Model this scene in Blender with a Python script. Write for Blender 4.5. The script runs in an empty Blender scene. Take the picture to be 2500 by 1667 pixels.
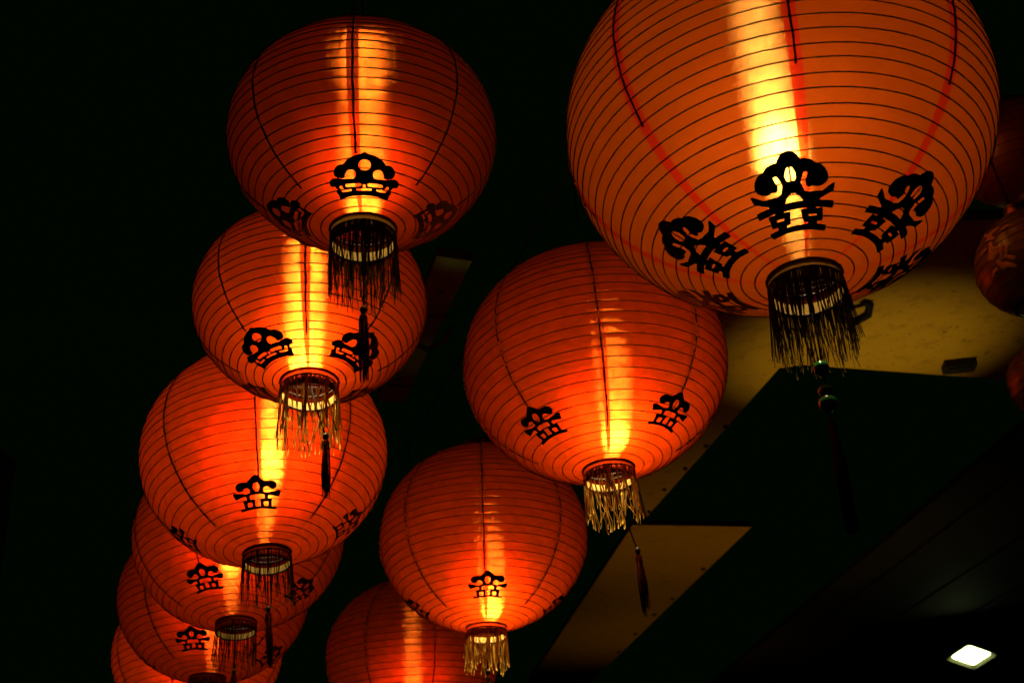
import bpy, math, random
import numpy as np
from mathutils import Vector, Matrix

# ------------------------------------------------------------------ camera, world, exposure
SC = bpy.context.scene
COL = SC.collection
W0, H0, F = 2500.0, 1667.0, 2900.0          # photograph size and focal length, in its pixels
PITCH, ROLL = math.radians(26.0), math.radians(3.66)
CAM = Vector((0, 0, 1.6))
fw = Vector((0, math.cos(PITCH), math.sin(PITCH)))
u0 = Vector((0, -math.sin(PITCH), math.cos(PITCH)))
r0 = Vector((1, 0, 0))
rt = r0 * math.cos(ROLL) - u0 * math.sin(ROLL)
up = r0 * math.sin(ROLL) + u0 * math.cos(ROLL)

cd = bpy.data.cameras.new('camera')
cam = bpy.data.objects.new('camera', cd)
COL.objects.link(cam)
cam.matrix_world = Matrix(((rt.x, up.x, -fw.x, CAM.x), (rt.y, up.y, -fw.y, CAM.y), (rt.z, up.z, -fw.z, CAM.z), (0, 0, 0, 1)))
cd.sensor_width = 36.0
cd.lens = F / W0 * 36.0
cd.clip_start, cd.clip_end = 0.05, 3000
cd.dof.use_dof = True
cd.dof.focus_distance = 3.0
cd.dof.aperture_fstop = 5.0
SC.camera = cam

world = bpy.data.worlds.new('World')
SC.world = world
world.use_nodes = True
_bg = world.node_tree.nodes['Background']
_bg.inputs['Color'].default_value = (0.10, 1.0, 0.12, 1)      # night sky over the street, a trace of green
_bg.inputs['Strength'].default_value = 0.0016

SC.view_settings.view_transform = 'Standard'
SC.view_settings.look = 'None'
SC.view_settings.exposure = 0.0
SC.view_settings.gamma = 1.0
SC.render.engine = 'CYCLES'
cy = SC.cycles
cy.use_denoising = True
try:
    cy.denoiser = 'OPENIMAGEDENOISE'
    cy.denoising_input_passes = 'RGB_ALBEDO_NORMAL'
except Exception:
    pass
cy.max_bounces = 8
cy.diffuse_bounces = 4
cy.glossy_bounces = 3
cy.transmission_bounces = 6
cy.transparent_max_bounces = 8
cy.sample_clamp_indirect = 3.0
cy.caustics_refractive = False
cy.caustics_reflective = False
cy.blur_glossy = 0.3


def ray(px, py):
    return fw + rt * ((px - W0 / 2) / F) + up * ((H0 / 2 - py) / F)


def at(px, py, d):
    """the point at depth d (metres along the lens axis) seen at pixel px, py of the photograph"""
    return CAM + ray(px, py) * d


def on_z(px, py, z):
    """the point of the horizontal plane z seen at px, py"""
    r = ray(px, py)
    return CAM + r * ((z - CAM.z) / r.z)


# ------------------------------------------------------------------ helpers
def mesh(name, v, f, smooth=False):
    me = bpy.data.meshes.new(name)
    me.from_pydata([tuple(p) for p in v], [], [tuple(q) for q in f])
    if smooth:
        me.polygons.foreach_set('use_smooth', [True] * len(me.polygons))
    me.update()
    return me


def obj(name, me, mat=None, parent=None, loc=(0, 0, 0), rot=(0, 0, 0)):
    o = bpy.data.objects.new(name, me)
    COL.objects.link(o)
    if mat is not None:
        if len(me.materials) == 0:
            me.materials.append(mat)
        elif me.materials[0] is not mat:
            o.material_slots[0].link = 'OBJECT'
            o.material_slots[0].material = mat
    o.parent = parent
    o.location = loc
    o.rotation_euler = rot
    return o


def empty(name, loc, label, cat, group=None):
    o = bpy.data.objects.new(name, None)
    COL.objects.link(o)
    o.empty_display_size = 0.1
    o.location = loc
    return tag(o, label, cat, group)


def tag(o, label, cat, group=None):
    o['label'] = label
    o['category'] = cat
    if group:
        o['group'] = group
    return o


class MB:
    def __init__(s):
        s.v, s.f = [], []

    def add(s, v, f):
        n = len(s.v)
        s.v += [tuple(p) for p in v]
        s.f += [tuple(i + n for i in q) for q in f]

    def box(s, c, h, R=None):
        c = Vector(c)
        vs = []
        for x in (-1, 1):
            for y in (-1, 1):
                for z in (-1, 1):
                    p = Vector((x * h[0], y * h[1], z * h[2]))
                    vs.append(c + (R @ p if R else p))
        s.add(vs, [(0, 1, 3, 2), (4, 6, 7, 5), (0, 4, 5, 1), (2, 3, 7, 6), (0, 2, 6, 4), (1, 5, 7, 3)])

    def lathe(s, prof, n=24, cx=0, cy=0, cap=False):
        vs = []
        for (r, z) in prof:
            for k in range(n):
                a = 2 * math.pi * k / n
                vs.append((cx + r * math.cos(a), cy + r * math.sin(a), z))
        fs = []
        for i in range(len(prof) - 1):
            for k in range(n):
                k2 = (k + 1) % n
                fs.append((i * n + k, i * n + k2, (i + 1) * n + k2, (i + 1) * n + k))
        if cap:
            fs.append(tuple(range(n - 1, -1, -1)))
            fs.append(tuple(range((len(prof) - 1) * n, len(prof) * n)))
        s.add(vs, fs)

    def tube(s, pts, r, n=6, closed=False):
        pts = [Vector(p) for p in pts]
        m = len(pts)
        vs, fs = [], []
        for i, p in enumerate(pts):
            if closed:
                t = pts[(i + 1) % m] - pts[i - 1]
            else:
                t = pts[min(i + 1, m - 1)] - pts[max(i - 1, 0)]
            t.normalize()
            a = Vector((0, 0, 1)) if abs(t.z) < 0.9 else Vector((1, 0, 0))
            x = t.cross(a).normalized()
            y = t.cross(x)
            rr = r[i] if isinstance(r, (list, tuple)) else r
            for k in range(n):
                an = 2 * math.pi * k / n
                vs.append(p + x * (rr * math.cos(an)) + y * (rr * math.sin(an)))
        for i in range(m if closed else m - 1):
            j = (i + 1) % m
            for k in range(n):
                k2 = (k + 1) % n
                fs.append((i * n + k, i * n + k2, j * n + k2, j * n + k))
        if not closed:
            fs.append(tuple(range(n - 1, -1, -1)))
            fs.append(tuple(range((m - 1) * n, m * n)))
        s.add(vs, fs)

    def mesh(s, name, smooth=True):
        return mesh(name, s.v, s.f, smooth)


# ------------------------------------------------------------------ materials
class NT:
    def __init__(s, name):
        s.m = bpy.data.materials.new(name)
        s.m.use_nodes = True
        s.t = s.m.node_tree
        s.t.nodes.clear()
        s.out = s.t.nodes.new('ShaderNodeOutputMaterial')

    def n(s, typ, _props=None, **ins):
        nd = s.t.nodes.new('ShaderNode' + typ)
        for k, v in (_props or {}).items():
            setattr(nd, k, v)
        for k, v in ins.items():
            key = int(k[1:]) if k[0] == 'i' and k[1:].isdigit() else k.replace('_', ' ')
            s.put(nd.inputs[key], v)
        return nd

    def put(s, sock, v):
        if hasattr(v, 'is_linked'):
            s.t.links.new(v, sock)
        elif isinstance(v, (tuple, list)) and len(v) == 3 and sock.type == 'RGBA':
            sock.default_value = (*v, 1)
        else:
            sock.default_value = v

    def math(s, op, a, b=0.0, c=0.0, clamp=False):
        return s.n('Math', {'operation': op, 'use_clamp': clamp}, i0=a, i1=b, i2=c).outputs[0]

    def vmath(s, op, a, b=(0, 0, 0)):
        nd = s.n('VectorMath', {'operation': op}, i0=a, i1=b)
        return nd.outputs['Value'] if op == 'DOT_PRODUCT' else nd.outputs['Vector']

    def scale(s, v, f):
        nd = s.n('VectorMath', {'operation': 'SCALE'}, i0=v)
        s.put(nd.inputs['Scale'], f)
        return nd.outputs['Vector']

    def mixc(s, f, a, b):
        nd = s.n('Mix', {'data_type': 'RGBA'})
        s.put(nd.inputs['Factor'], f)
        s.put(nd.inputs[6], a)
        s.put(nd.inputs[7], b)
        return nd.outputs[2]

    def ramp(s, fac, stops):
        nd = s.n('ValToRGB')
        cr = nd.color_ramp
        while len(cr.elements) < len(stops):
            cr.elements.new(0.5)
        for e, (p, c) in zip(cr.elements, stops):
            e.position = p
            e.color = (*c, 1) if len(c) == 3 else c
        s.put(nd.inputs[0], fac)
        return nd.outputs[0]

    def mixs(s, f, a, b):
        nd = s.n('MixShader')
        s.put(nd.inputs[0], f)
        s.put(nd.inputs[1], a)
        s.put(nd.inputs[2], b)
        return nd.outputs[0]

    def end(s, sh):
        s.t.links.new(sh, s.out.inputs['Surface'])
        return s.m


def principled(name, col, rough=0.7, metal=0.0, spec=0.4, var=0.25, scale=30.0, bump=0.15):
    t = NT(name)
    co = t.n('TexCoord').outputs['Object']
    no = t.n('TexNoise', Vector=co, Scale=scale, Detail=4.0).outputs[0]
    c = t.mixc(no, tuple(x * (1 - var) for x in col), tuple(min(1, x * (1 + var)) for x in col))
    bm = t.n('Bump', Strength=bump, Distance=0.003, Height=no).outputs[0]
    p = t.n('BsdfPrincipled', Base_Color=c, Roughness=rough, Metallic=metal, Normal=bm)
    p.inputs['Specular IOR Level'].default_value = spec
    return t.end(p.outputs[0])


def paper(name, trans, fwd, k_trans, k_fwd, sv, sh, rough, mottle=0.25, wrinkle=0.3, refl=0.12, ior=4.5, wide=0.72, amb=(0.70, 0.050, 0.001), rim_shade=0.25, lean=0.3, crease_shade=0.0, vb=0.5, core=1.0, folds=0.3):
    """thin lantern cloth: diffuse transmission, a forward lobe stretched along the folds, some diffuse reflection"""
    t = NT(name)
    g = t.n('NewGeometry')
    N = g.outputs['Normal']
    P = g.outputs['Position']
    Z = (0.0, 0.0, 1.0)
    T = t.vmath('NORMALIZE', t.vmath('SUBTRACT', Z, t.scale(N, t.vmath('DOT_PRODUCT', N, Z))))
    B = t.vmath('CROSS_PRODUCT', N, T)
    wn = t.n('TexWhiteNoise', {'noise_dimensions': '3D'}, Vector=t.scale(P, 7919.0)).outputs['Color']
    sp = t.n('SeparateColor', Color=wn)
    wn2 = t.n('TexWhiteNoise', {'noise_dimensions': '3D'}, Vector=t.scale(P, 5237.0)).outputs['Color']
    sp2 = t.n('SeparateColor', Color=wn2)
    g1 = t.math('SUBTRACT', t.math('ADD', sp.outputs[0], sp.outputs[1]), 1.0)
    g2 = t.math('SUBTRACT', t.math('ADD', sp2.outputs[0], sp2.outputs[1]), 1.0)
    g1 = t.math('MULTIPLY', g1, t.math('POWER', t.math('ABSOLUTE', g1), core))
    # the folds run round the lantern, so the lobe is long up and down and narrow sideways
    sN = t.n('SeparateXYZ', Vector=N)
    H = (1.0, 1.0, 0.0)
    Ih = t.vmath('NORMALIZE', t.vmath('MULTIPLY', g.outputs['Incoming'], H))
    Nh = t.scale(t.vmath('NORMALIZE', t.vmath('MULTIPLY', N, H)), lean)
    hz = t.vmath('NORMALIZE', t.vmath('ADD', Ih, Nh))
    iz = t.n('SeparateXYZ', Vector=g.outputs['Incoming']).outputs['Z']
    nz = t.math('ADD', t.math('MULTIPLY', sN.outputs['Z'], vb), t.math('MULTIPLY', iz, 1.0 - vb))
    rh = t.math('SQRT', t.math('MAXIMUM', t.math('SUBTRACT', 1.0, t.math('MULTIPLY', nz, nz)), 0.0001))
    Nb = t.vmath('ADD', t.scale(hz, rh), t.n('CombineXYZ', Z=nz).outputs[0])
    Nf = t.vmath('NORMALIZE', t.vmath('ADD', Nb, t.vmath('ADD', t.scale(T, t.math('MULTIPLY', g1, sv)),
                                                        t.scale(B, t.math('MULTIPLY', g2, sh)))))
    oi = t.n('ObjectInfo').outputs['Random']
    co = t.n('TexCoord').outputs['Object']
    off = t.n('CombineXYZ', X=t.math('MULTIPLY', oi, 37.0), Y=t.math('MULTIPLY', oi, 11.0), Z=oi).outputs[0]
    cs = t.vmath('ADD', co, off)
    blotch = t.n('TexNoise', Vector=t.vmath('MULTIPLY', cs, (1, 1, 0.5)), Scale=16.0, Detail=5.0).outputs[0]
    fine = t.n('TexNoise', Vector=t.vmath('MULTIPLY', cs, (1, 1, 3.0)), Scale=60.0, Detail=3.0).outputs[0]
    speck = t.n('TexNoise', Vector=cs, Scale=120.0, Detail=1.0).outputs[0]
    dirt = t.ramp(speck, [(0.0, (0.35, 0.3, 0.25)), (0.26, (0.5, 0.45, 0.4)), (0.33, (1, 1, 1))])
    k = t.math('ADD', 1.0 - mottle, t.math('MULTIPLY', blotch, 2 * mottle))
    kc = t.n('CombineColor', Red=k, Green=t.math('MULTIPLY', k, k), Blue=k).outputs[0]
    c1 = t.n('Mix', {'data_type': 'RGBA', 'blend_type': 'MULTIPLY'})
    c1.inputs['Factor'].default_value = 1.0
    t.put(c1.inputs[6], trans)
    t.put(c1.inputs[7], kc)
    c2 = t.n('Mix', {'data_type': 'RGBA', 'blend_type': 'MULTIPLY'})
    c2.inputs['Factor'].default_value = 1.0
    t.put(c2.inputs[6], c1.outputs[2])
    t.put(c2.inputs[7], dirt)
    cw = t.n('TexNoise', Vector=t.vmath('MULTIPLY', cs, (0.55, 0.55, 1.6)), Scale=20.0, Detail=4.0, Distortion=0.35).outputs[0]
    cr = t.math('POWER', t.math('ABSOLUTE', t.math('SUBTRACT', t.math('MULTIPLY', cw, 2.0), 1.0)), 0.55)
    kf = t.math('ADD', 1.0 - crease_shade, t.math('MULTIPLY', cr, 2.0 * crease_shade))  # shading of creases, painted into the transmitted colour
    hgt = t.math('ADD', t.math('MULTIPLY', fine, 0.7), blotch)
    bm = t.n('Bump', Strength=wrinkle, Distance=0.01, Height=hgt).outputs[0]
    # fibres scatter mostly onwards: both broad lobes lean to the direction the light is travelling
    I = g.outputs['Incoming']
    nl = t.vmath('NORMALIZE', t.vmath('ADD', t.scale(bm, 0.5), I))
    nw = t.vmath('NORMALIZE', t.vmath('ADD', t.scale(bm, 0.3), I))
    tr = t.n('BsdfTranslucent', Color=t.scale(amb, t.math('ADD', 0.5, t.math('MULTIPLY', kf, 0.5))), Normal=nl).outputs[0]
    di = t.n('BsdfDiffuse', Color=tuple(refl * x for x in trans), Normal=bm).outputs[0]
    c3 = t.n('Mix', {'data_type': 'RGBA', 'blend_type': 'MULTIPLY'})
    c3.inputs['Factor'].default_value = 1.0
    t.put(c3.inputs[6], fwd)
    # light and dark of faint upright folds, painted into the lobe's colour
    vf = t.n('TexNoise', Vector=t.vmath('MULTIPLY', cs, (1.0, 1.0, 0.06)), Scale=55.0, Detail=2.0).outputs[0]
    kv = t.math('MULTIPLY', kf, t.math('ADD', 1.0 - folds, t.math('MULTIPLY', t.math('POWER', vf, 1.5), 5.6 * folds)))
    t.put(c3.inputs[7], t.scale(dirt, kv))
    rf = t.n('BsdfRefraction', Color=c3.outputs[2], Roughness=rough, IOR=ior, Normal=Nf).outputs[0]
    rw = t.n('BsdfRefraction', Color=t.scale(c2.outputs[2], kf), Roughness=0.85, IOR=2.3, Normal=nw).outputs[0]
    a = t.mixs(wide, t.mixs(k_trans, di, tr), rw)
    b = t.mixs(k_fwd, a, rf)
    # rim darkening put into the shader: the cloth passes less light where it is seen edge-on and reflects softly instead
    fc = t.n('LayerWeight', Blend=0.5).outputs['Facing']
    gl = t.n('BsdfGlossy', Color=(0.10, 0.03, 0.01), Roughness=0.45).outputs[0]
    b = t.mixs(t.math('MULTIPLY', t.math('POWER', fc, 1.0), rim_shade), b, gl)
    return t.end(b)


def emitter(name, col, strength):
    t = NT(name)
    e = t.n('Emission', Color=col, Strength=strength)
    return t.end(e.outputs[0])


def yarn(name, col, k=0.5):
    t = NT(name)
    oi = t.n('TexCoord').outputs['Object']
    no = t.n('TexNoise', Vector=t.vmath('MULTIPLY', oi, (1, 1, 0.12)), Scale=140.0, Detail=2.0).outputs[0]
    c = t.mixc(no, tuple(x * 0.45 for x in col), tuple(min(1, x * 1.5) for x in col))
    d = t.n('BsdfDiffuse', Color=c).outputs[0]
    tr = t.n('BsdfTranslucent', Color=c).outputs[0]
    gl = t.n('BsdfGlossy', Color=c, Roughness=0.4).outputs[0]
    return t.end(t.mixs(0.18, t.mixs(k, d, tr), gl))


def tinsel(name, amount):
    t = NT(name)
    co = t.n('TexCoord').outputs['Object']
    no = t.n('TexNoise', Vector=co, Scale=70.0, Detail=2.0).outputs[0]
    f = t.ramp(no, [(0.0, (0, 0, 0)), (0.62 - amount, (0, 0, 0)), (0.68 - amount, (1, 1, 1))])
    d = t.n('BsdfPrincipled', Base_Color=(0.008, 0.007, 0.006), Roughness=0.6).outputs[0]
    g = t.n('BsdfPrincipled', Base_Color=(0.75, 0.5, 0.12), Metallic=0.8, Roughness=0.35).outputs[0]
    tr = t.n('BsdfTranslucent', Color=(0.8, 0.45, 0.05)).outputs[0]
    return t.end(t.mixs(f, d, t.mixs(0.35, g, tr)))


M = {}
M['paper_silk'] = paper('red lantern silk', (0.55, 0.022, 0.001), (1.0, 0.20, 0.02), 0.75, 0.24, 1.5, 0.05, 0.15, 0.2, 0.3, amb=(0.70, 0.050, 0.001), wide=.62, lean=0.3, crease_shade=.3, vb=.9, core=.5, folds=.45)
M['paper_red'] = paper('red lantern paper', (0.60, 0.016, 0.001), (1.0, 0.20, 0.02), 0.8, 0.16, 1.4, 0.05, 0.15, 0.28, 0.8, amb=(0.95, 0.060, 0.001), wide=0.60, lean=0.1, crease_shade=.5, vb=.5, core=1.0, folds=.45)
M['seam_red'] = paper('red lantern seam', (0.50, 0.010, 0.001), (0.8, 0.06, 0.006), 0.75, 0.09, 1.4, 0.07, 0.20, wide=.62, lean=.1, crease_shade=.3, vb=.9)
M['paper_orange'] = paper('orange lantern silk', (0.08, 0.012, 0.001), (1.0, 0.50, 0.12), 0.7, 0.10, 1.5, 0.07, 0.16, 0.15, 0.15, amb=(0.36, 0.047, 0.001), wide=.35, lean=0.1, crease_shade=.2, vb=.55, core=1.8, folds=.3)
M['seam_orange'] = paper('orange lantern seam', (0.11, 0.003, 0.001), (0.9, 0.10, 0.01), 0.7, 0.06, 1.1, 0.06, 0.18, amb=(0.34, 0.012, 0.001), wide=.35, lean=.1, vb=.55, core=1.8)
M['wire'] = principled('black hoop wire', (0.012, 0.009, 0.007), 0.55, 0.2)
M['felt'] = principled('black emblem felt', (0.006, 0.006, 0.006), 0.7, 0, 0.3)
M['strip_black'] = tinsel('black cord strip', -0.02)
M['strip_gold'] = tinsel('black cord strip with gold tinsel', 0.13)
M['band_red'] = paper('dark red collar cloth', (0.40, 0.03, 0.002), (0.4, 0.04, 0.004), 0.55, 0.06, 0.6, 0.3, 0.4, amb=(0.55, 0.035, 0.003), wide=.4, crease_shade=.4)
M['band_brown'] = paper('brown knitted collar', (0.20, 0.07, 0.010), (0.2, 0.08, 0.01), 0.5, 0.05, 0.6, 0.3, 0.4, amb=(0.30, 0.14, 0.02), wide=.3, refl=.6)
M['lining'] = principled('cream collar lining', (0.70, 0.46, 0.10), 0.75, 0, 0.3, 0.12, 60)
M['trim'] = principled('dark braid trim', (0.03, 0.012, 0.008), 0.6, 0.1)
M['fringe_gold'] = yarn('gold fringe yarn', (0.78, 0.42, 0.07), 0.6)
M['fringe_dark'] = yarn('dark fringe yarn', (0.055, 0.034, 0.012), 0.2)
M['tassel'] = yarn('dark red tassel yarn', (0.10, 0.018, 0.012), 0.2)
M['jade'] = principled('green glass bead', (0.03, 0.28, 0.07), 0.12, 0, 0.8, 0.1)
M['cord'] = principled('black cord', (0.003, 0.003, 0.003), 0.9, 0, 0.1)
M['socket'] = principled('black bulb socket', (0.02, 0.02, 0.02), 0.5)
M['steel'] = principled('dark steel', (0.05, 0.05, 0.05), 0.45, 0.6)


# ------------------------------------------------------------------ emblem drawings as distance fields
def sd_poly(X, Y, pts):
    pts = np.array(pts, float)
    d = np.full(X.shape, 1e9)
    s = np.ones(X.shape)
    n = len(pts)
    for i in range(n):
        j = (i - 1) % n
        ex, ey = pts[j] - pts[i]
        wx, wy = X - pts[i][0], Y - pts[i][1]
        h = np.clip((wx * ex + wy * ey) / (ex * ex + ey * ey + 1e-12), 0, 1)
        d = np.minimum(d, (wx - ex * h) ** 2 + (wy - ey * h) ** 2)
        c1, c2, c3 = Y >= pts[i][1], Y < pts[j][1], ex * wy > ey * wx
        flip = (c1 & c2 & c3) | (~c1 & ~c2 & ~c3)
        s = np.where(flip, -s, s)
    return s * np.sqrt(d)


def sd_ell(X, Y, cx, cy, rx, ry):
    k = np.sqrt(((X - cx) / rx) ** 2 + ((Y - cy) / ry) ** 2)
    return (k - 1) * min(rx, ry)


def sd_line(X, Y, pts, w):
    d = np.full(X.shape, 1e9)
    for (a, b) in zip(pts[:-1], pts[1:]):
        ex, ey = b[0] - a[0], b[1] - a[1]
        wx, wy = X - a[0], Y - a[1]
        h = np.clip((wx * ex + wy * ey) / (ex * ex + ey * ey + 1e-12), 0, 1)
        wa = w[0] + (w[1] - w[0]) * h if isinstance(w, tuple) else w
        d = np.minimum(d, np.hypot(wx - ex * h, wy - ey * h) - wa)
    return d


def draw(shapes, x0, x1, y0, y1, nx, ny, grow=0.0):
    """shapes are drawn on the right half and mirrored; returns verts and faces by marching squares"""
    xs, ys = np.linspace(x0, x1, nx + 1), np.linspace(y0, y1, ny + 1)
    X, Y = np.meshgrid(xs, ys)
    A = np.abs(X)
    D = np.full(X.shape, 1e3)
    for sh in shapes:
        op, kind = sh[0], sh[1]
        if kind == 'poly':
            d = sd_poly(A, Y, sh[2])
        elif kind == 'ell':
            d = sd_ell(A, Y, *sh[2:6])
        elif kind == 'line':
            d = sd_line(A, Y, sh[2], sh[3])
        D = np.minimum(D, d) if op == '+' else np.maximum(D, -d)
    D = D - grow
    verts, idx, faces = [], {}, []

    def vert(key, p):
        if key not in idx:
            idx[key] = len(verts)
            verts.append(p)
        return idx[key]
    for j in range(ny):
        for i in range(nx):
            cs = [(i, j), (i + 1, j), (i + 1, j + 1), (i, j + 1)]
            dv = [D[b, a] for a, b in cs]
            if min(dv) >= 0:
                continue
            poly = []
            for k in range(4):
                a, b = cs[k], cs[(k + 1) % 4]
                da, db = dv[k], dv[(k + 1) % 4]
                if da < 0:
                    poly.append(vert(a, (xs[a[0]], ys[a[1]])))
                if (da < 0) != (db < 0):
                    t = da / (da - db)
                    key = (min(a, b), max(a, b))
                    poly.append(vert(key, (xs[a[0]] + (xs[b[0]] - xs[a[0]]) * t, ys[a[1]] + (ys[b[1]] - ys[a[1]]) * t)))
            if len(poly) >= 3:
                faces.append(poly)
    return verts, faces


# the large lantern's cut-out: trefoil cloud over a roof, two boxes and a foot bar (units: 1200 wide)
EMB_BIG = [
    ('+', 'ell', 0, 930, 165, 175), ('+', 'poly', [(0, 1105), (40, 1100), (0, 1000)]),
    ('+', 'poly', [(0, 1000), (150, 985), (235, 985), (330, 930), (400, 880), (300, 700), (150, 500), (0, 560)]),
    ('+', 'ell', 372, 765, 135, 138), ('+', 'ell', 250, 880, 110, 95),
    ('-', 'line', [(205, 790), (160, 700), (185, 600), (300, 575), (430, 600), (620, 720)], 42),
    ('-', 'ell', 212, 800, 52, 40),
    ('+', 'ell', 352, 740, 118, 112),
    ('+', 'poly', [(60, 470), (250, 545), (420, 545), (592, 655), (560, 560), (330, 450), (220, 400), (60, 400)]),
    ('-', 'poly', [(0, 840 + 125), (45, 915), (90, 830), (82, 750), (40, 705), (0, 698)]),
    ('-', 'poly', [(0, 590), (40, 570), (140, 455), (140, 430), (0, 430)]),
    ('+', 'poly', [(0, 430), (260, 430), (545, 405), (520, 325), (290, 350), (0, 352)]),
    ('+', 'poly', [(175, 360), (275, 360), (275, 290), (175, 290)]),
    ('+', 'poly', [(85, 310), (375, 300), (350, 140), (105, 140)]),
    ('-', 'poly', [(155, 255), (305, 250), (292, 192), (160, 192)]),
    ('+', 'poly', [(165, 150), (265, 150), (265, 60), (165, 60)]),
    ('+', 'poly', [(0, 85), (200, 80), (395, 55), (365, -20), (180, 12), (0, 18)]),
]
# the first row's two nearest lanterns: broad dome with three round holes over slotted base (1490 wide)
EMB_DOME = [
    ('+', 'ell', 0, 640, 500, 400), ('+', 'poly', [(0, 1075), (40, 1060), (80, 1020), (0, 1000)]),
    ('-', 'poly', [(0, 300), (900, 420), (900, 0), (0, 0)]),
    ('+', 'ell', 505, 690, 132, 142),
    ('-', 'line', [(285, 560), (420, 480), (700, 520)], 48),
    ('-', 'ell', 290, 590, 120, 122),
    ('+', 'ell', 500, 700, 128, 135),
    ('+', 'line', [(60, 400), (360, 405), (640, 465)], (70, 92)),
    ('+', 'poly', [(0, 470), (300, 420), (300, 330), (0, 300)]),
    ('-', 'ell', 0, 800, 135, 122),
    ('+', 'poly', [(0, 420), (610, 430), (560, 160), (0, 120)]),
    ('-', 'line', [(105, 345), (350, 345)], 46),
    ('-', 'line', [(0, 235), (130, 235)], 34), ('-', 'line', [(0, 330), (0, 235)], 34),
    ('-', 'line', [(280, 232), (430, 228), (490, 330)], 36),
    ('-', 'poly', [(540, 300), (700, 340), (700, 240), (600, 220)]),
    ('-', 'poly', [(560, 190), (700, 230), (700, 150), (520, 160)]),
    ('+', 'poly', [(0, 195), (280, 180), (525, 150), (505, 45), (280, 72), (0, 85)]),
]
# the other lanterns: pointed cap, two knobs, flared arms, two boxes on a foot bar (1400 wide)
EMB_CAP = [
    ('+', 'poly', [(0, 1090), (60, 1065), (190, 940), (260, 850), (250, 640), (0, 560)]),
    ('+', 'line', [(200, 800), (450, 775)], (90, 125)),
    ('+', 'poly', [(0, 620), (170, 640), (300, 480), (0, 440)]),
    ('-', 'ell', 285, 600, 105, 125), ('-', 'line', [(300, 560), (520, 590), (700, 640)], 42),
    ('+', 'ell', 460, 770, 125, 122),
    ('+', 'poly', [(120, 520), (330, 530), (640, 610), (690, 570), (610, 400), (340, 470), (300, 420), (120, 420)]),
    ('-', 'poly', [(0, 870), (60, 850), (105, 760), (90, 660), (40, 585), (0, 570)]),
    ('+', 'line', [(0, 540), (120, 535), (270, 500)], 34),
    ('-', 'poly', [(0, 500), (150, 495), (220, 470), (215, 370), (180, 340), (0, 340)]),
    ('+', 'poly', [(215, 480), (300, 480), (300, 320), (215, 320)]),
    ('+', 'poly', [(70, 330), (415, 325), (365, 60), (85, 60)]),
    ('-', 'poly', [(150, 255), (300, 250), (290, 95), (160, 95)]),
    ('-', 'poly', [(0, 400), (80, 400), (70, 130), (0, 110)]),
    ('+', 'poly', [(0, 105), (250, 95), (505, 60), (480, -25), (250, 10), (0, 28)]),
]


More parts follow.
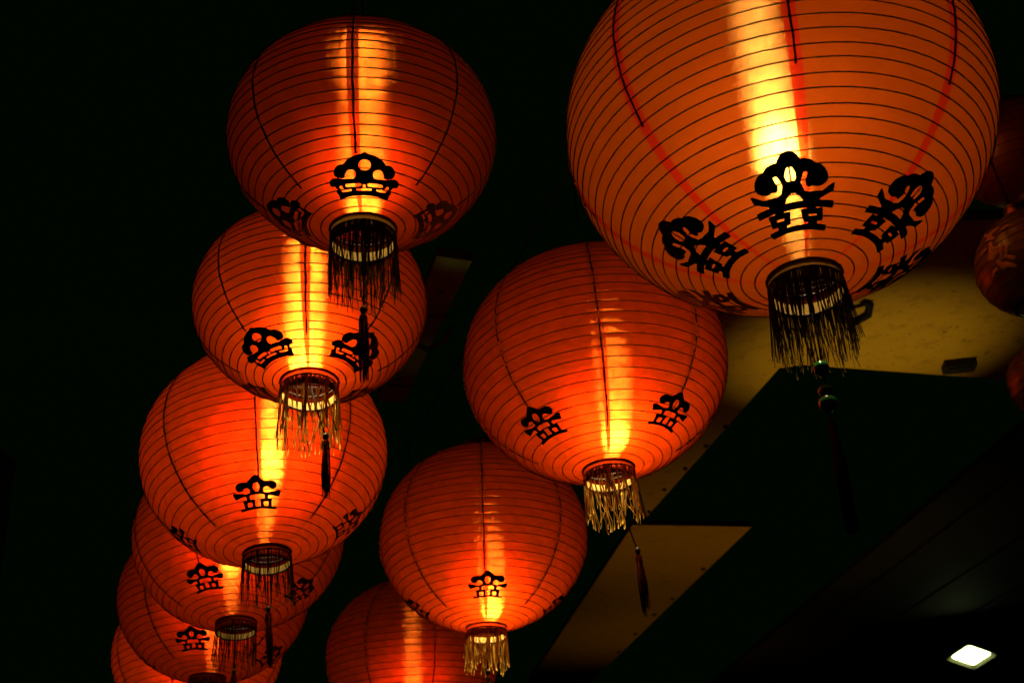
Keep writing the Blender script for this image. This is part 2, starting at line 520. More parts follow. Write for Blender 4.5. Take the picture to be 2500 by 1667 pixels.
# ------------------------------------------------------------------ lantern kinds
class Kind:
    """meshes of one lantern kind, built once and shared by all of its copies"""

    def __init__(k, name, a, ca, hoops, strips, rc, emb, emb_w, emb_box, emb_psi, strip_end, seed,
                 col_h=0.045, fr_len=0.19, fr_n=80, fr_w=0.0030, wire=0.0014, sag=0.0062, strip_more=0.0, emb_vs=1.0):
        rnd = random.Random(seed)
        k.name, k.a, k.c, k.rc, k.strips = name, a, a * ca, rc, strips
        k.psi1 = math.acos(rc / a)                       # where the lower collar sits
        k.zb = -k.c * math.sin(k.psi1)
        nh = hoops
        # equal arc steps between the hoops
        ps = np.linspace(-k.psi1, k.psi1, 2001)
        ds = np.hypot(a * np.sin(ps), k.c * np.cos(ps))
        s = np.concatenate([[0], np.cumsum((ds[1:] + ds[:-1]) / 2 * (ps[1] - ps[0]))])
        k.ps, k.s = ps, s
        hp = np.interp(np.linspace(0, s[-1], nh + 2), s, ps)
        hp = np.array([h + (0 if i in (0, nh + 1) else rnd.uniform(-.0035, .0035)) for i, h in enumerate(hp)])
        sub = 3
        prof = []
        for i in range(nh + 1):
            for j in range(sub):
                t = j / sub
                p = hp[i] * (1 - t) + hp[i + 1] * t
                q = 1 - sag * math.sin(math.pi * t)
                prof.append((a * math.cos(p) * q, k.c * math.sin(p) * q))
        prof.append((a * math.cos(hp[-1]), k.c * math.sin(hp[-1])))
        k.prof = prof[::-1]                               # from the top (positive z) down
        # a gore of paper and the doubled seam beside it
        half_s = 0.014 / a * 1.0
        half_p = math.pi / strips
        k.panel = k.gore('paper_panel', -half_p + half_s * 2, half_p, 12)
        k.seam = k.gore('seam', -half_s, half_s, 2)
        k.half_s, k.half_p = half_s, half_p
        k.hoops = []
        for i in range(1, nh + 1):
            r, z = a * math.cos(hp[i]), k.c * math.sin(hp[i])
            pts = []
            ph, amp = rnd.uniform(0, 6.28), rnd.uniform(.0004, .0018)
            for q in range(64):
                an = 2 * math.pi * q / 64
                pts.append(((r + 0.0008) * math.cos(an), (r + 0.0008) * math.sin(an),
                            z + amp * math.sin(an + ph) + .0005 * math.sin(7 * an + ph * 3)))
            mb = MB()
            mb.tube(pts, wire, 5, True)
            k.hoops.append(mb.mesh('hoop'))
        # cord strip down the meridian
        k.strip = k.ribbon(-k.psi1 * 0.99, strip_end, 0.0052 / 2, 0.0035, rnd)
        k.strip_long = k.ribbon(-k.psi1 * 0.99, strip_end + strip_more, 0.0052 / 2, 0.0035, rnd)
        # emblem
        x0, x1, y0, y1 = emb_box
        ev, ef = draw(emb, x0, x1, y0, y1, 84, 66, 13.0 if emb is EMB_BIG else 6.0)
        sc = emb_w / (x1 - x0)
        sm = np.interp(emb_psi, ps, s)
        out = []
        for (x, y) in ev:
            p = np.interp(sm - (y - (y0 + y1) / 2) * sc * emb_vs, s, ps)
            r, z = a * math.cos(p), -k.c * math.sin(p)
            az = x * sc / r
            nr = Vector((math.cos(p) / a, -math.sin(p) / k.c)).normalized()
            r2, z2 = r + nr.x * 0.0030, z + nr.y * 0.0030
            out.append((r2 * math.sin(az), -r2 * math.cos(az), z2))
        n = len(out)
        k.emblem = mesh('emblem', out, ef, True)
        # lower collar: band, braid rings, lining, wire ring
        r = rc
        zb = k.zb
        mb = MB(); mb.lathe([(r * 1.02, zb + .006), (r * 1.035, zb), (r * 1.02, zb - col_h * .5), (r * 1.03, zb - col_h)], 40)
        k.band = mb.mesh('collar')
        mb = MB(); mb.lathe([(r * .985, zb - col_h * .42), (r * .985, zb - col_h)], 40)
        k.lining = mb.mesh('lining')
        k.rings = []
        for z, rr, w in ((zb + .004, 1.04, .0032), (zb - col_h * .42, 1.045, .0022), (zb - col_h, 1.01, .0030)):
            mb = MB()
            mb.tube([(r * rr * math.cos(q * math.pi / 20), r * rr * math.sin(q * math.pi / 20), z) for q in range(40)], w, 6, True)
            k.rings.append(mb.mesh('braid_ring'))
        mb = MB(); mb.lathe([(r * 1.0, -zb - .004), (r * 1.03, -zb + .004), (r * 1.03, -zb + .04), (r * .98, -zb + .045)], 32)
        k.top = mb.mesh('top_collar')
        mb = MB()
        mb.tube([(-r, 0, -zb + .03), (0, 0, -zb + .034), (r, 0, -zb + .03)], .0022, 6)
        k.top_bar = mb.mesh('hanger_wire')
        mb = MB()
        mb.tube([(-r * .98, 0, zb - .012), (r * .98, 0, zb - .012)], .0013, 5)
        k.wire_a = mb.mesh('cross_wire')
        k.col_h, k.fr_len, k.fr_n, k.fr_w = col_h, fr_len, fr_n, fr_w

    def gore(k, name, a0, a1, n):
        v, f, nr = [], [], []
        P = k.prof
        for i, (r, z) in enumerate(P):
            for j in range(n + 1):
                az = a0 + (a1 - a0) * j / n
                v.append((r * math.sin(az), -r * math.cos(az), z))
                g = Vector((r / (k.a ** 2) * math.sin(az), -r / (k.a ** 2) * math.cos(az), z / (k.c ** 2))).normalized()
                nr.append(g)
        for i in range(len(P) - 1):
            for j in range(n):
                q = i * (n + 1) + j
                f.append((q, q + n + 1, q + n + 2, q + 1))
        me = mesh(name, v, f, True)
        me.normals_split_custom_set_from_vertices([tuple(x) for x in nr])
        return me

    def ribbon(k, p0, p1, hw, off, rnd):
        mb = MB()
        n = 60
        v, f = [], []
        for i in range(n + 1):
            p = p0 + (p1 - p0) * i / n
            r, z = k.a * math.cos(p), -k.c * math.sin(p)
            g = Vector((math.cos(p) / k.a, -math.sin(p) / k.c)).normalized()
            w = hw * (1 + .25 * rnd.uniform(-1, 1))
            sh = .0006 * math.sin(i * .7) + .0004 * rnd.uniform(-1, 1)
            for (dx, o) in ((-w, .0015), (-w * .6, off), (w * .6, off), (w, .0015)):
                v.append((dx + sh, -(r + g.x * o), z + g.y * o))
        for i in range(n):
            for j in range(3):
                q = i * 4 + j
                f.append((q, q + 4, q + 5, q + 1))
        return mesh('cord_strip', v, f, True)

    def fringe(k, seed, ln, n, w, clump=0.0):
        rnd = random.Random(seed)
        mb = MB()
        r0_ = k.rc * 1.05
        zt = k.zb - k.col_h * 0.35
        for i in range(n):
            az = 2 * math.pi * (i + rnd.uniform(-.45, .45)) / n
            if clump:
                az += clump * math.sin(az * 9 + seed) * .12
            L = ln * (rnd.uniform(.72, 1.0) if rnd.random() > .12 else rnd.uniform(.35, .7))
            ww = w * rnd.uniform(.55, 1.5)
            x, y = r0_ * math.cos(az), r0_ * math.sin(az)
            tx, ty = -math.sin(az), math.cos(az)
            ph = rnd.uniform(0, 6.28)
            amp = rnd.uniform(.0006, .0026) * (1 + clump)
            lean = rnd.gauss(0, .008 + .008 * clump)
            lean2 = rnd.gauss(0, .006)
            m = 9
            v, f = [], []
            tw = rnd.uniform(-.8, .8)
            for j in range(m + 1):
                t = j / m
                wob = amp * math.sin(ph + t * 9) * t + lean * t * t
                px, py = x + tx * wob + math.cos(az) * lean2 * t, y + ty * wob + math.sin(az) * lean2 * t
                z = zt - L * t
                a2 = az + math.pi / 2 + tw * t
                wd = ww * (1 - .35 * t) * (1 + .2 * math.sin(ph + j * 2.1))
                dx, dy = math.cos(a2) * wd / 2, math.sin(a2) * wd / 2
                nx, ny = math.cos(az) * ww * .25, math.sin(az) * ww * .25
                v += [(px - dx, py - dy, z), (px + nx, py + ny, z), (px + dx, py + dy, z), (px - nx, py - ny, z)]
            for j in range(m):
                for q in range(4):
                    a_ = j * 4 + q
                    b_ = j * 4 + (q + 1) % 4
                    f.append((a_, b_, b_ + 4, a_ + 4))
            f.append((m * 4 + 3, m * 4 + 2, m * 4 + 1, m * 4))
            mb.add(v, f)
        return mb.mesh('fringe')


D = math.radians
KA = Kind('dome', 0.3275, 0.82, 30, 8, 0.0745, EMB_DOME, 0.165, (-760, 760, 20, 1090), D(57), D(47), 1, col_h=.042, fr_len=.195, wire=.0016, sag=.0022, strip_more=D(9))
KB = Kind('cap', 0.3970, 0.90, 33, 8, 0.0710, EMB_CAP, 0.148, (-720, 720, -40, 1100), D(49.5), D(43), 2, col_h=.036, fr_len=.165, strip_more=D(17))
KC = Kind('large', 0.4820, 0.890, 43, 8, 0.0760, EMB_BIG, 0.175, (-630, 630, -50, 1135), D(60), D(28), 3, col_h=.046, fr_len=.20, wire=.0016, sag=.003, emb_vs=1.16)

GROUP_LIT = 'lit round paper lanterns strung up in two rows'


def orient(pos, swing, nod):
    """local z is the lantern's axis, local -y looks to the camera; swing turns it in the picture plane, nod tips it to us"""
    d = (pos - CAM).normalized()
    h = Vector((d.x, d.y, 0)).normalized()
    right = Vector((h.y, -h.x, 0))
    R0 = Matrix((right, h, Vector((0, 0, 1)))).transposed()
    Rs = Matrix.Rotation(swing, 3, d)
    Rn = Matrix.Rotation(nod, 3, right)
    return (Rs @ Rn @ R0)


def tassel_parts(root, k, length, x=0.0, y=0.0, dz=0.0, skirt=0.15):
    """the cord, bead and tassel hanging out of the collar"""
    z0 = k.zb - 0.012
    z1 = z0 - length
    mb = MB()
    mb.tube([(x * .1, y * .1, z0), (x * .5, y * .5, (z0 + z1) / 2), (x, y, z1)], .0022, 6)
    t = obj('tassel', mb.mesh('tassel'), M['cord'], root)
    mb = MB()
    mb.lathe([(.0005, z1 + .012), (.006, z1 + .008), (.0085, z1), (.006, z1 - .008), (.0005, z1 - .012)], 12, x, y)
    obj('bead', mb.mesh('bead'), M['socket'], t)
    mb = MB()
    rnd = random.Random(int(length * 1000))
    mb.lathe([(.004, z1 - .010), (.009, z1 - .016), (.010, z1 - .034), (.008, z1 - .038)], 12, x, y)
    for i in range(26):
        a = rnd.uniform(0, 6.28)
        r = .009 * math.sqrt(rnd.random())
        L = skirt * rnd.uniform(.8, 1.05)
        px, py = x + r * math.cos(a), y + r * math.sin(a)
        dx, dy = rnd.gauss(0, .0025), rnd.gauss(0, .0025)
        mb.tube([(px, py, z1 - .03), (px + dx * .4 + r * .3 * math.cos(a), py + dy * .4, z1 - .03 - L * .5),
                 (px + dx, py + dy, z1 - .03 - L)], [.0016, .0016, .0010], 4)
    s = obj('tassel_skirt', mb.mesh('tassel_skirt'), M['tassel'], t)
    s['kind'] = 'stuff'
    return t


def lantern(k, cx, cyp, wpx, label, paper_m, seam_m, band_m, fringe_m, strip_m, swing=0, nod=0, rot=0, erot=0, nemb=4,
            bulb=(0, 0, 0), power=150.0, bulb_r=.036, tassel=None, fr=None, name='paper_lantern', group=GROUP_LIT, lit=True,
            emb_m=None, clump=0.0):
    depth = F * 2 * k.a / wpx
    pos = at(cx, cyp, depth)
    R = orient(pos, D(swing), D(nod))
    root = empty(name, pos, label, 'lantern', group)
    root.rotation_mode = 'QUATERNION'
    root.rotation_quaternion = R.to_quaternion()
    for i in range(k.strips):
        az = D(rot) + i * 2 * math.pi / k.strips
        obj('seam', k.seam, M[seam_m], root, rot=(0, 0, az))
        # the panel runs from this seam to the next
        obj('paper_panel', k.panel, M[paper_m], root, rot=(0, 0, az + k.half_p - k.half_s))
        if strip_m:
            # strips above an emblem stop at it, the others run on towards the collar
            over = any(abs((az - D(erot) - j * 2 * math.pi / nemb + math.pi) % (2 * math.pi) - math.pi) < .3 for j in range(nemb))
            obj('cord_strip', k.strip if over else k.strip_long, M[strip_m], root, rot=(0, 0, az))
    for h in k.hoops:
        obj('hoop', h, M['wire'], root)
    for i in range(nemb):
        obj('emblem', k.emblem, M[emb_m or 'felt'], root, rot=(0, 0, D(erot) + i * 2 * math.pi / nemb))
    c = obj('collar', k.band, M[band_m], root)
    obj('lining', k.lining, M['lining'], c)
    for r in k.rings:
        obj('braid_ring', r, M['trim'], c)
    obj('cross_wire', k.wire_a, M['wire'], c)
    obj('cross_wire', k.wire_a, M['wire'], c, rot=(0, 0, 1.57))
    t = obj('top_collar', k.top, M['trim'], root)
    obj('hanger_wire', k.top_bar, M['steel'], t)
    if fringe_m:
        seed, ln, n, w = fr
        q = obj('fringe', k.fringe(seed, ln, n, w, clump), M[fringe_m], root)
        q['kind'] = 'stuff'
    if tassel:
        tassel_parts(root, k, *tassel)
    # bulb with its socket and flex
    bx, by, bz = bulb
    mb = MB()
    ring = []
    for i in range(9):
        an = math.pi * i / 8
        ring.append((max(.0006, bulb_r * math.sin(an) * (1 if an < 1.9 else .93)), bz - bulb_r * math.cos(an) * (1 if an < 1.6 else 1.25)))
    mb.lathe(ring, 14, bx, by)
    b = obj('bulb', mb.mesh('bulb'), emitter('lantern bulb', (1.0, 0.74, 0.36), power) if lit else M['lining'], root)
    mb = MB()
    mb.lathe([(.014, bz + bulb_r * 1.1), (.017, bz + bulb_r * 1.3), (.017, bz + bulb_r * 1.3 + .045), (.006, bz + bulb_r * 1.3 + .055)], 14, bx, by)
    mb.tube([(bx, by, bz + bulb_r * 1.3 + .05), (bx * .4, by * .4, (bz - k.zb) * .6), (0, 0, -k.zb + .03)], .003, 6)
    obj('socket', mb.mesh('socket'), M['socket'], b)
    root['top_z'] = 0.0
    del root['top_z']
    return root, pos, R, k


ROW_A, ROW_B = [], []
kw0 = dict(paper_m='paper_silk', seam_m='seam_red')
kw = dict(paper_m='paper_red', seam_m='seam_red')
ROW_A.append(lantern(KA, 886, 342, 648, 'uppermost lantern of the left row, black dome emblem and long dark fringe', band_m='band_brown',
                     fringe_m='fringe_dark', strip_m='strip_black', rot=-4, erot=1, bulb=(0, 0, -.085), power=50, tassel=(.20,), fr=(11, .175, 150, .0036), **kw0))
ROW_A.append(lantern(KA, 759, 746, 562, 'second lantern down the left row, bright glow above its ragged golden fringe', band_m='band_red',
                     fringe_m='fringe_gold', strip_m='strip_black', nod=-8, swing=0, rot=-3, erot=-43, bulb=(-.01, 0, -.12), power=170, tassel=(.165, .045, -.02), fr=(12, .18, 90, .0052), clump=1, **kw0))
ROW_A.append(lantern(KB, 648, 1112, 591, 'third lantern of the left row, black emblem above a yellow streak', band_m='band_red',
                     fringe_m='fringe_dark', strip_m='strip_black', swing=-3, nod=-9, rot=-4, erot=-6, bulb=(.015, 0, -.005), power=210, tassel=(.17,), fr=(13, .165, 80, .0036), **kw))
ROW_A.append(lantern(KB, 586, 1308, 505, 'fourth lantern of the left row, half hidden below the third', band_m='band_red',
                     fringe_m='fringe_dark', strip_m='strip_black', nod=-9, rot=-27, erot=-27, bulb=(-.03, 0, -.05), power=85, tassel=(.17,), fr=(14, .165, 70, .0036), **kw))
ROW_A.append(lantern(KB, 524, 1456, 455, 'fifth lantern of the left row, dark at its upper left rim', band_m='band_red',
                     fringe_m='fringe_dark', strip_m='strip_black', nod=-7, swing=2, rot=-45, erot=-16, bulb=(0, 0, -.05), power=62, tassel=(.17,), fr=(15, .165, 70, .0036), **kw))
ROW_A.append(lantern(KB, 484, 1592, 405, 'lowest and farthest lantern of the left row, cut by the lower edge', band_m='band_red',
                     fringe_m='fringe_dark', strip_m='strip_black', nod=-7, rot=-20, erot=0, bulb=(0, 0, 0), power=140, tassel=(.17,), fr=(16, .165, 60, .0036), **kw))
ROW_B.append(lantern(KC, 1893, 305, 1018, 'largest orange lantern at upper right with ornate emblems and black fringe', paper_m='paper_orange',
                     seam_m='seam_orange', band_m='band_brown', fringe_m='fringe_dark', strip_m='strip_black', swing=0, nod=-4, rot=8, erot=2, nemb=6,
                     bulb=(0, 0, -.03), power=215, bulb_r=.046, fr=(17, .19, 230, .0032)))
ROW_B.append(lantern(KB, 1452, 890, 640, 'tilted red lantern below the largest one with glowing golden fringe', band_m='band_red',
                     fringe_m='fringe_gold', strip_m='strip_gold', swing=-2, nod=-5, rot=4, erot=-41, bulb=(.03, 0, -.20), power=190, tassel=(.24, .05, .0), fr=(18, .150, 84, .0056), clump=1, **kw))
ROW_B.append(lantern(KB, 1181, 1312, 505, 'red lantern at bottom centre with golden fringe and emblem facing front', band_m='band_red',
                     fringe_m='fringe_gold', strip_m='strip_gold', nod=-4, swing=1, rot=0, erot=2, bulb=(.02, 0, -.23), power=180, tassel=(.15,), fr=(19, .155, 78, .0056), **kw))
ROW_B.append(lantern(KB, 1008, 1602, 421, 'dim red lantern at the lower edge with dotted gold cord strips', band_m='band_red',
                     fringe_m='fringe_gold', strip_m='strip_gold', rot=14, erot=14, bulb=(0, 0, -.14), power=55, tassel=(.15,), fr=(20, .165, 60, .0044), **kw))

# green glass beads and a red tassel hang from the largest lantern
root, pos, R, k = ROW_B[0]
mb = MB()
z0 = k.zb - .012
mb.tube([(0, 0, z0), (.004, 0, z0 - .15), (0, 0, z0 - .33)], .002, 6)
pend = obj('bead_pendant', mb.mesh('bead_pendant'), M['cord'], root)
for z, r in ((z0 - .205, .0165), (z0 - .258, .0150), (z0 - .286, .0190)):
    mb = MB()
    mb.lathe([(max(.0008, r * math.sin(math.pi * i / 10)), z + r * math.cos(math.pi * i / 10)) for i in range(11)], 20)
    obj('bead', mb.mesh('bead'), M['jade'], pend)
mb = MB()
rnd = random.Random(5)
for i in range(30):
    a, q = rnd.uniform(0, 6.28), rnd.random() ** .5
    mb.tube([(.004 * q * math.cos(a), .004 * q * math.sin(a), z0 - .32),
             (.014 * q * math.cos(a), .014 * q * math.sin(a), z0 - .42), (.013 * q * math.cos(a), .013 * q * math.sin(a), z0 - .56)], .0014, 4)
sk = obj('tassel_skirt', mb.mesh('tassel_skirt'), M['tassel'], pend)
sk['kind'] = 'stuff'

# ------------------------------------------------------------------ cables that carry the two rows
def cable(row, label, ext0, ext1):
    tops = []
    for (root, pos, R, k) in row:
        tp = pos + R @ Vector((0, 0, -k.zb + .034))
        tops.append((root, tp, R, k))
    zc = max(t[1].z for t in tops) + .22
    pts = [Vector((t[1].x, t[1].y, max(t[1].z + .18, zc - .04 * i))) for i, t in enumerate(tops)]
    d0 = (pts[0] - pts[1]).normalized()
    d1 = (pts[-1] - pts[-2]).normalized()
    line = [pts[0] + Vector((d0.x, d0.y, 0)).normalized() * ext0] + pts + [pts[-1] + Vector((d1.x, d1.y, 0)).normalized() * ext1]
    line[0].z = pts[0].z + .12
    line[-1].z = pts[-1].z + .3
    mb = MB()
    mb.tube(line, .004, 6)
    tag(obj('suspension_cable', mb.mesh('suspension_cable'), M['cord']), label, 'cable', 'cables the lanterns hang from')
    for (root, tp, R, k), q in zip(tops, pts):
        mb = MB()
        inv = R.transposed()
        mb.tube([inv @ (tp - root.location), inv @ (q - root.location)], .0028, 6)
        obj('hanging_cord', mb.mesh('hanging_cord'), M['cord'], root)


cable(ROW_A, 'black cable above the left row of lanterns', 3.0, 4.0)
cable(ROW_B, 'black cable above the right row starting at the largest lantern', 3.0, 4.0)

# ------------------------------------------------------------------ unlit lanterns at the right edge
M['satin_red'] = principled('dull red satin', (0.20, 0.05, 0.012), 0.42, 0, 0.5, 0.25, 20)
M['satin_tan'] = principled('faded tan satin', (0.16, 0.14, 0.04), 0.38, 0, 0.5, 0.3, 20)
M['glitter'] = principled('gold glitter leaf', (0.95, 0.72, 0.40), 0.45, 0.0, 0.6, 0.4, 160, 0.9)
KU = Kind('satin', 0.2200, 0.90, 15, 8, 0.040, EMB_CAP, 0.09, (-720, 720, -40, 1100), D(30), D(41), 4, col_h=.02, fr_len=.1)


def satin_lantern(cx, cyp, wpx, label, mat, swing, gold, scale=1.0):
    k = KU
    depth = F * 2 * k.a * scale / wpx
    pos = at(cx, cyp, depth)
    R = orient(pos, D(swing), 0)
    root = empty('satin_lantern', pos, label, 'lantern', 'unlit satin lanterns at the right edge')
    root.rotation_mode = 'QUATERNION'
    root.rotation_quaternion = R.to_quaternion()
    root.scale = (scale,) * 3
    for i in range(8):
        az = i * math.pi / 4
        obj('seam', k.seam, M[mat], root, rot=(0, 0, az))
        obj('paper_panel', k.panel, M[mat], root, rot=(0, 0, az + k.half_p - k.half_s))
    for h in k.hoops:
        obj('hoop', h, M['wire'], root)
    mb = MB(); mb.lathe([(.036, -k.zb - .01), (.036, -k.zb + .05), (.030, -k.zb + .055)], 24)
    obj('top_collar', mb.mesh('top_collar'), M['brass'], root)
    mb = MB(); mb.lathe([(.040, k.zb + .01), (.042, k.zb - .02), (.036, k.zb - .022)], 24)
    obj('collar', mb.mesh('collar'), M['trim'], root)
    mb = MB(); mb.tube([(0, 0, -k.zb - .01), (0, 0, -k.zb + 1.2)], .003, 6)
    obj('hanging_cord', mb.mesh('hanging_cord'), M['cord'], root)
    if gold:
        rnd = random.Random(8)
        # sprays of glitter leaves glued to the front
        for (az0, ps0, n) in ((-.52, .10, 17),):
            for i in range(n):
                az = az0 + rnd.uniform(-.26, .30)
                p = ps0 + rnd.uniform(-.42, .46)
                r, z = (k.a + .004) * math.cos(p), (k.c + .004) * math.sin(p)
                o = Vector((r * math.sin(az), -r * math.cos(az), z))
                nrm = Vector((math.cos(p) * math.sin(az), -math.cos(p) * math.cos(az), math.sin(p)))
                tx = nrm.cross(Vector((0, 0, 1))).normalized()
                ty = tx.cross(nrm)
                an = rnd.uniform(0, 6.28)
                ax, ay = tx * math.cos(an) + ty * math.sin(an), ty * math.cos(an) - tx * math.sin(an)
                L, wd = rnd.uniform(.034, .052), rnd.uniform(.014, .022)
                vs = [o + nrm * .005]
                for q in range(12):
                    b = 2 * math.pi * q / 12
                    rr = 1 + .18 * rnd.uniform(-1, 1)
                    vs.append(o + ax * (L / 2 * rr * math.cos(b)) + ay * (wd / 2 * rr * math.sin(b)))
                fs = [(0, 1 + q, 1 + (q + 1) % 12) for q in range(12)]
                obj('glitter_leaf', mesh('glitter_leaf', vs, fs), M['glitter'], root)
    return root


M['brass'] = principled('brass collar', (0.55, 0.25, 0.08), 0.3, 0.9)
satin_lantern(2478, 372, 292, 'dark red unlit lantern peeping out behind the largest orange lantern', 'satin_red', 0, False, 0.73)
satin_lantern(2532, 640, 292, 'faded unlit lantern with gold glitter leaves at the right edge', 'satin_tan', -8, True, 0.63)
satin_lantern(2572, 925, 214, 'barely visible dark lantern at the right edge beside the soffit end', 'satin_tan', 0, False, 0.45)

# ------------------------------------------------------------------ the setting: ground, canopy soffits, building
g = mesh('ground', [(-400, -400, 0), (400, -400, 0), (400, 400, 0), (-400, 400, 0)], [(0, 1, 2, 3)])
go = obj('ground', g, principled('night asphalt', (0.05, 0.05, 0.048), 0.85, 0, 0.3, 0.4, 3.0))
go['kind'] = 'structure'


def soffit_paint():
    t = NT('yellow soffit paint')
    co = t.n('TexCoord').outputs['Object']
    n1 = t.n('TexNoise', Vector=co, Scale=2.2, Detail=6.0).outputs[0]
    n2 = t.n('TexNoise', Vector=co, Scale=22.0, Detail=3.0).outputs[0]
    n3 = t.n('TexNoise', Vector=co, Scale=9.0, Detail=8.0, Roughness=0.7).outputs[0]
    c = t.mixc(n1, (0.58, 0.33, 0.012), (0.72, 0.45, 0.022))
    sp = t.ramp(n2, [(0.0, (0.12, 0.08, 0.03)), (0.27, (0.12, 0.08, 0.03)), (0.34, (1, 1, 1))])
    st = t.ramp(n3, [(0.0, (0.4, 0.36, 0.3)), (0.36, (0.72, 0.68, 0.6)), (0.48, (1, 1, 1))])
    for x in (sp, st):
        mx = t.n('Mix', {'data_type': 'RGBA', 'blend_type': 'MULTIPLY'})
        mx.inputs['Factor'].default_value = 0.85
        t.put(mx.inputs[6], c)
        t.put(mx.inputs[7], x)
        c = mx.outputs[2]
    p = t.n('BsdfPrincipled', Base_Color=c, Roughness=0.55)
    return t.end(p.outputs[0])


M['soffit'] = soffit_paint()
M['soffit_dimmed'] = principled('soffit paint dimmed to olive', (0.11, 0.17, 0.03), 0.6, 0, 0.3, 0.3, 8)  # copy of the soffit paint, its dimmer, less red light put into the colour
M['edge'] = principled('dark canopy edge', (0.012, 0.011, 0.009), 0.8)
M['rivet'] = principled('rusty bolt', (0.035, 0.022, 0.012), 0.7, 0.3)
ZS = 4.25                                           # underside of the canopy


def slab(name, px, z, label, bolts=(), th=.05, br=.016, mat='soffit'):
    """a flat soffit panel whose underside lies on the plane z; corners given where the photograph shows them"""
    pts = [on_z(x, y, z) for x, y in px]
    c = sum(pts, Vector()) / len(pts)
    root = empty(name, c, label, 'canopy', 'yellow canopy soffit panels')
    n = len(pts)
    low = [p - c for p in pts]
    area = sum(low[i].x * low[(i + 1) % n].y - low[(i + 1) % n].x * low[i].y for i in range(n))
    if area < 0:
        low = low[::-1]
    me = mesh('panel', [p + Vector((0, 0, .004)) for p in low], [tuple(range(n))[::-1]])
    obj('panel', me, M[mat], root)
    vs = [p + Vector((0, 0, .006)) for p in low] + [p + Vector((0, 0, th)) for p in low]
    fs = [tuple(range(n))[::-1], tuple(range(n, 2 * n))] + [(i, (i + 1) % n, n + (i + 1) % n, n + i) for i in range(n)]
    obj('backing_board', mesh('backing_board', vs, fs), M['edge'], root)
    for (x, y) in bolts:
        q = on_z(x, y, z) - c
        mb = MB()
        mb.lathe([(br, .005), (br, -.006), (br * .6, -.012), (br * .1, -.013)], 8)
        obj('bolt', bolt_me(mb, br), M['rivet'], root, loc=q)
    return root, c


_bm = {}


def bolt_me(mb, br):
    if br not in _bm:
        _bm[br] = mb.mesh('bolt')
    return _bm[br]


s1, c1 = slab('canopy_panel', [(1579, 1262), (1903, 900), (1958, 892), (2463, 929), (2800, 955), (2800, 520), (1900, 560), (1480, 780), (1530, 1070)], ZS,
              'yellow soffit panel with stains behind the largest lantern and its fringe',
              bolts=[(1622, 1194), (1673, 1143), (1724, 1088), (1585, 1248), (1770, 1040)])
# the dark slot and hook on this panel
q = on_z(2340, 885, ZS) - c1
mb = MB(); mb.box((0, 0, -.02), (.085, .05, .022), Matrix.Rotation(-.1, 3, 'Z'))
mb.box((0, 0, -.045), (.07, .035, .006), Matrix.Rotation(-.1, 3, 'Z'))
obj('vent_box', mb.mesh('vent_box', False), M['edge'], s1, loc=q)
q = on_z(2085, 748, ZS) - c1
mb = MB(); mb.tube([(-.08, 0, .0), (-.07, .02, -.05), (0, .03, -.07), (.06, .0, -.05), (.07, -.03, -.01), (.03, -.05, .0)], .022, 6)
obj('hook', mb.mesh('hook'), M['edge'], s1, loc=q)
slab('canopy_panel', [(1545, 1282), (1835, 1287), (1440, 1667), (1290, 1810), (1200, 1800), (1400, 1500)], ZS,
     'brown lit soffit panel with bolts along its edge, below the tilted lantern',
     bolts=[(1717, 1388), (1641, 1460), (1597, 1499), (1551, 1546), (1510, 1590)], br=.022)
s3, c3 = slab('canopy_panel', [(1066, 627), (1152, 640), (1100, 745), (985, 985), (922, 978), (1000, 800)], ZS,
              'narrow dim soffit strip beside the second lantern of the left row', bolts=[(1077, 713), (973, 925)], mat='soffit_dimmed')
q = on_z(1056, 795, ZS) - c3
mb = MB(); mb.tube([(-.10, -.05, .0), (-.11, .02, -.06), (-.04, .10, -.08), (.05, .08, -.05), (.09, .02, .0)], .014, 6)
obj('bracket', mb.mesh('bracket'), M['edge'], s3, loc=q)
for (xa, ya, xb, yb) in ((1035, 770, 1095, 772), (945, 938, 1002, 942)):
    pa, pb = on_z(xa, ya, ZS) - c3, on_z(xb, yb, ZS) - c3
    mb = MB(); mb.tube([pa + Vector((0, 0, -.002)), pb + Vector((0, 0, -.002))], .012, 5)
    obj('joint_strip', mb.mesh('joint_strip'), M['edge'], s3)

# building at right: a deep dark eave running along the street, its wall behind
ZE = 4.0
ea, eb = on_z(2497, 1045, ZE), on_z(1750, 1660, ZE)
dv = (eb - ea); dv.z = 0; dv.normalize()
nv = Vector((dv.y, -dv.x, 0))
bl = empty('shop_building', (ea.x + nv.x * 5, ea.y + nv.y * 5, 0), 'dark building with a deep wooden eave at lower right', 'building')
M['wood'] = principled('dark stained wood', (0.020, 0.016, 0.010), 0.75, 0, 0.3, 0.5, 6)
base = Vector(bl.location)
a0, a1 = ea - dv * 7 - base, eb + dv * 25 - base
planks = 14
wd = 5.0 / planks
for i in range(planks):
    v = []
    for zz in (ZE + (.0 if i % 2 else .006), ZE + .05):
        for (p, o) in ((a0, i * wd + .006), (a1, i * wd + .006), (a1, (i + 1) * wd - .006), (a0, (i + 1) * wd - .006)):
            w_ = p + nv * o
            v.append((w_.x, w_.y, zz))
    obj('eave_plank', mesh('eave_plank', v, [(3, 2, 1, 0), (4, 5, 6, 7), (0, 1, 5, 4), (1, 2, 6, 5), (2, 3, 7, 6), (3, 0, 4, 7)]), M['wood'], bl)
mbw = MB()
q0, q1 = a0 + nv * 5.06, a1 + nv * 5.06
vs = [(q0.x, q0.y, 0), (q1.x, q1.y, 0), (q1.x, q1.y, 6), (q0.x, q0.y, 6)]
vs += [(x + nv.x * .3, y + nv.y * .3, z) for x, y, z in vs]
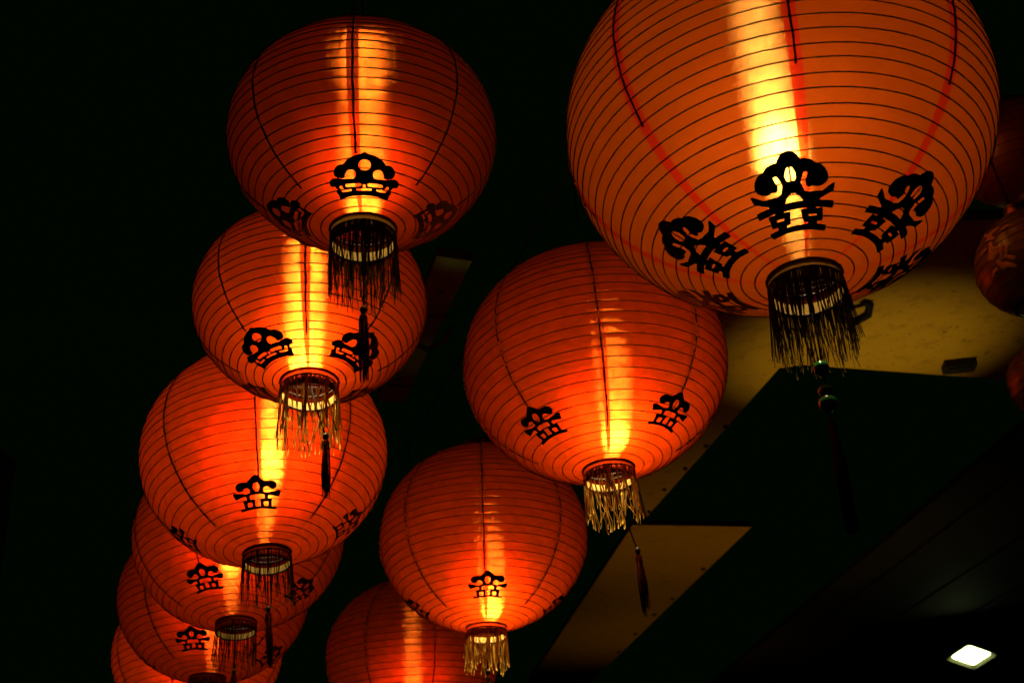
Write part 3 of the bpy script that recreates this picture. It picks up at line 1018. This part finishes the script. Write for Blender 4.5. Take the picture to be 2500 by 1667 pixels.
obj('wall', mesh('wall', vs, [(0, 1, 2, 3), (7, 6, 5, 4), (0, 4, 5, 1), (1, 5, 6, 2), (2, 6, 7, 3), (3, 7, 4, 0)]),
    principled('dark plaster', (0.06, 0.045, 0.035), 0.9, 0, .2, .3, 4), bl)

# floodlight under the eave
M['lamp_face'] = emitter('floodlight glass', (0.80, 1.0, 0.40), 14.0)
M['housing'] = principled('aluminium housing', (0.45, 0.40, 0.28), 0.5, 0.4)
cn = [(2324, 1610), (2363, 1573), (2421, 1591), (2375, 1623)]
ctr = at(2371, 1599, 12.0)
dl = (ctr - CAM).normalized(); rl = dl.cross(up).normalized(); ql = rl.cross(dl)
uu = rl * 55 - ql * 15 + dl * 43
vv = rl * 43 + ql * 33 - dl * 43.5
uu.normalize(); vv.normalize()
nn = uu.cross(vv).normalized()
if nn.dot(CAM - ctr) < 0:
    nn = -nn
Rf = Matrix((uu, vv, nn)).transposed()
fl = empty('floodlight', ctr, 'square white floodlight shining at lower right', 'lamp')
fl.rotation_mode = 'QUATERNION'
Rq = Matrix((uu, nn.cross(uu).normalized(), nn)).transposed()
fl.rotation_quaternion = Rq.to_quaternion()
h = .138


def rrect(hx, hy, r, z, n=5):
    o = []
    for (sx, sy, a) in ((1, 1, 0), (-1, 1, 90), (-1, -1, 180), (1, -1, 270)):
        for i in range(n + 1):
            an = D(a + 90 * i / n)
            o.append((sx * (hx - r) + r * math.cos(an), sy * (hy - r) + r * math.sin(an), z))
    return o


L1_ = rrect(h, h, .035, 0.0)
obj('lens', mesh('lens', L1_, [tuple(range(len(L1_)))]), M['lamp_face'], fl)
rings = [rrect(h + .004, h + .004, .035, -.002), rrect(h + .035, h + .035, .03, .022), rrect(h + .042, h + .042, .03, .018),
         rrect(h + .03, h + .03, .03, -.05), rrect(h * .6, h * .6, .03, -.10)]
n_ = len(rings[0])
vs = sum(rings, [])
fs = [(i * n_ + j, i * n_ + (j + 1) % n_, (i + 1) * n_ + (j + 1) % n_, (i + 1) * n_ + j) for i in range(4) for j in range(n_)]
fs.append(tuple(range(4 * n_, 5 * n_)))
obj('housing', mesh('housing', vs, fs), M['housing'], fl)
mb = MB()
inv = Rq.transposed()
topp = Vector((ctr.x, ctr.y, max(ZE, ctr.z + .2)))
mb.tube([Vector((0, 0, -.09)), inv @ (topp - ctr)], .02, 8)
obj('bracket', mb.mesh('bracket'), M['edge'], fl)

# green post at the far left
pc = on_z(2, 1110, 3.0)
p1 = at(-40, 1110, 7.0)
po = empty('green_post', (p1.x, p1.y, 0), 'dark green post at the left edge', 'post')
M['post'] = principled('dark green paint', (0.012, 0.06, 0.02), 0.5)
mb = MB(); mb.box((0, 0, p1.z / 2), (.135, .135, p1.z / 2))
obj('shaft', mb.mesh('shaft', False), M['post'], po)
mb = MB(); mb.box((0, 0, .1), (.18, .18, .1))
obj('base', mb.mesh('base', False), M['post'], po)

# added uplights, unseen below the picture, put in to wash the soffit panels
def added_uplight(px, py, label, energy, size, blend, col=(1.0, 0.70, 0.20)):
    tg = on_z(px, py, ZS)
    ul = empty('added_uplight', (tg.x, tg.y, 0), label, 'lamp', 'added unseen uplights on bollards')
    mb = MB(); mb.lathe([(.09, 0), (.09, 1.0), (.11, 1.02), (.11, 1.2), (.10, 1.2), (.08, 1.12)], 24)
    obj('added_bollard', mb.mesh('added_bollard'), M['steel'], ul)
    mb = MB(); mb.lathe([(.078, 1.12), (.0005, 1.121)], 24)
    obj('lens', mb.mesh('lens'), emitter('uplight glass', (1.0, 0.85, 0.5), 1.0), ul)
    ld = bpy.data.lights.new('added_uplight_beam', 'SPOT')
    ld.energy = energy
    ld.color = col
    ld.spot_size = D(size)
    ld.spot_blend = blend
    ld.shadow_soft_size = .06
    lo = bpy.data.objects.new('beam', ld)
    COL.objects.link(lo)
    lo.parent = ul
    lo.location = (0, 0, 1.16)
    lo.rotation_euler = (math.pi, 0, 0)


added_uplight(2110, 860, 'added unseen lamp below the frame, washing the stained soffit', 112, 34, 1.0)
added_uplight(1800, 1290, 'added unseen lamp below the frame, washing the bolted panel', 36, 88, 1.0, (1.0, 0.52, 0.10))
added_uplight(1660, 1530, 'far added lamp, unseen below the frame, washing the lower panel end', 18, 80, 1.0, (1.0, 0.52, 0.10))
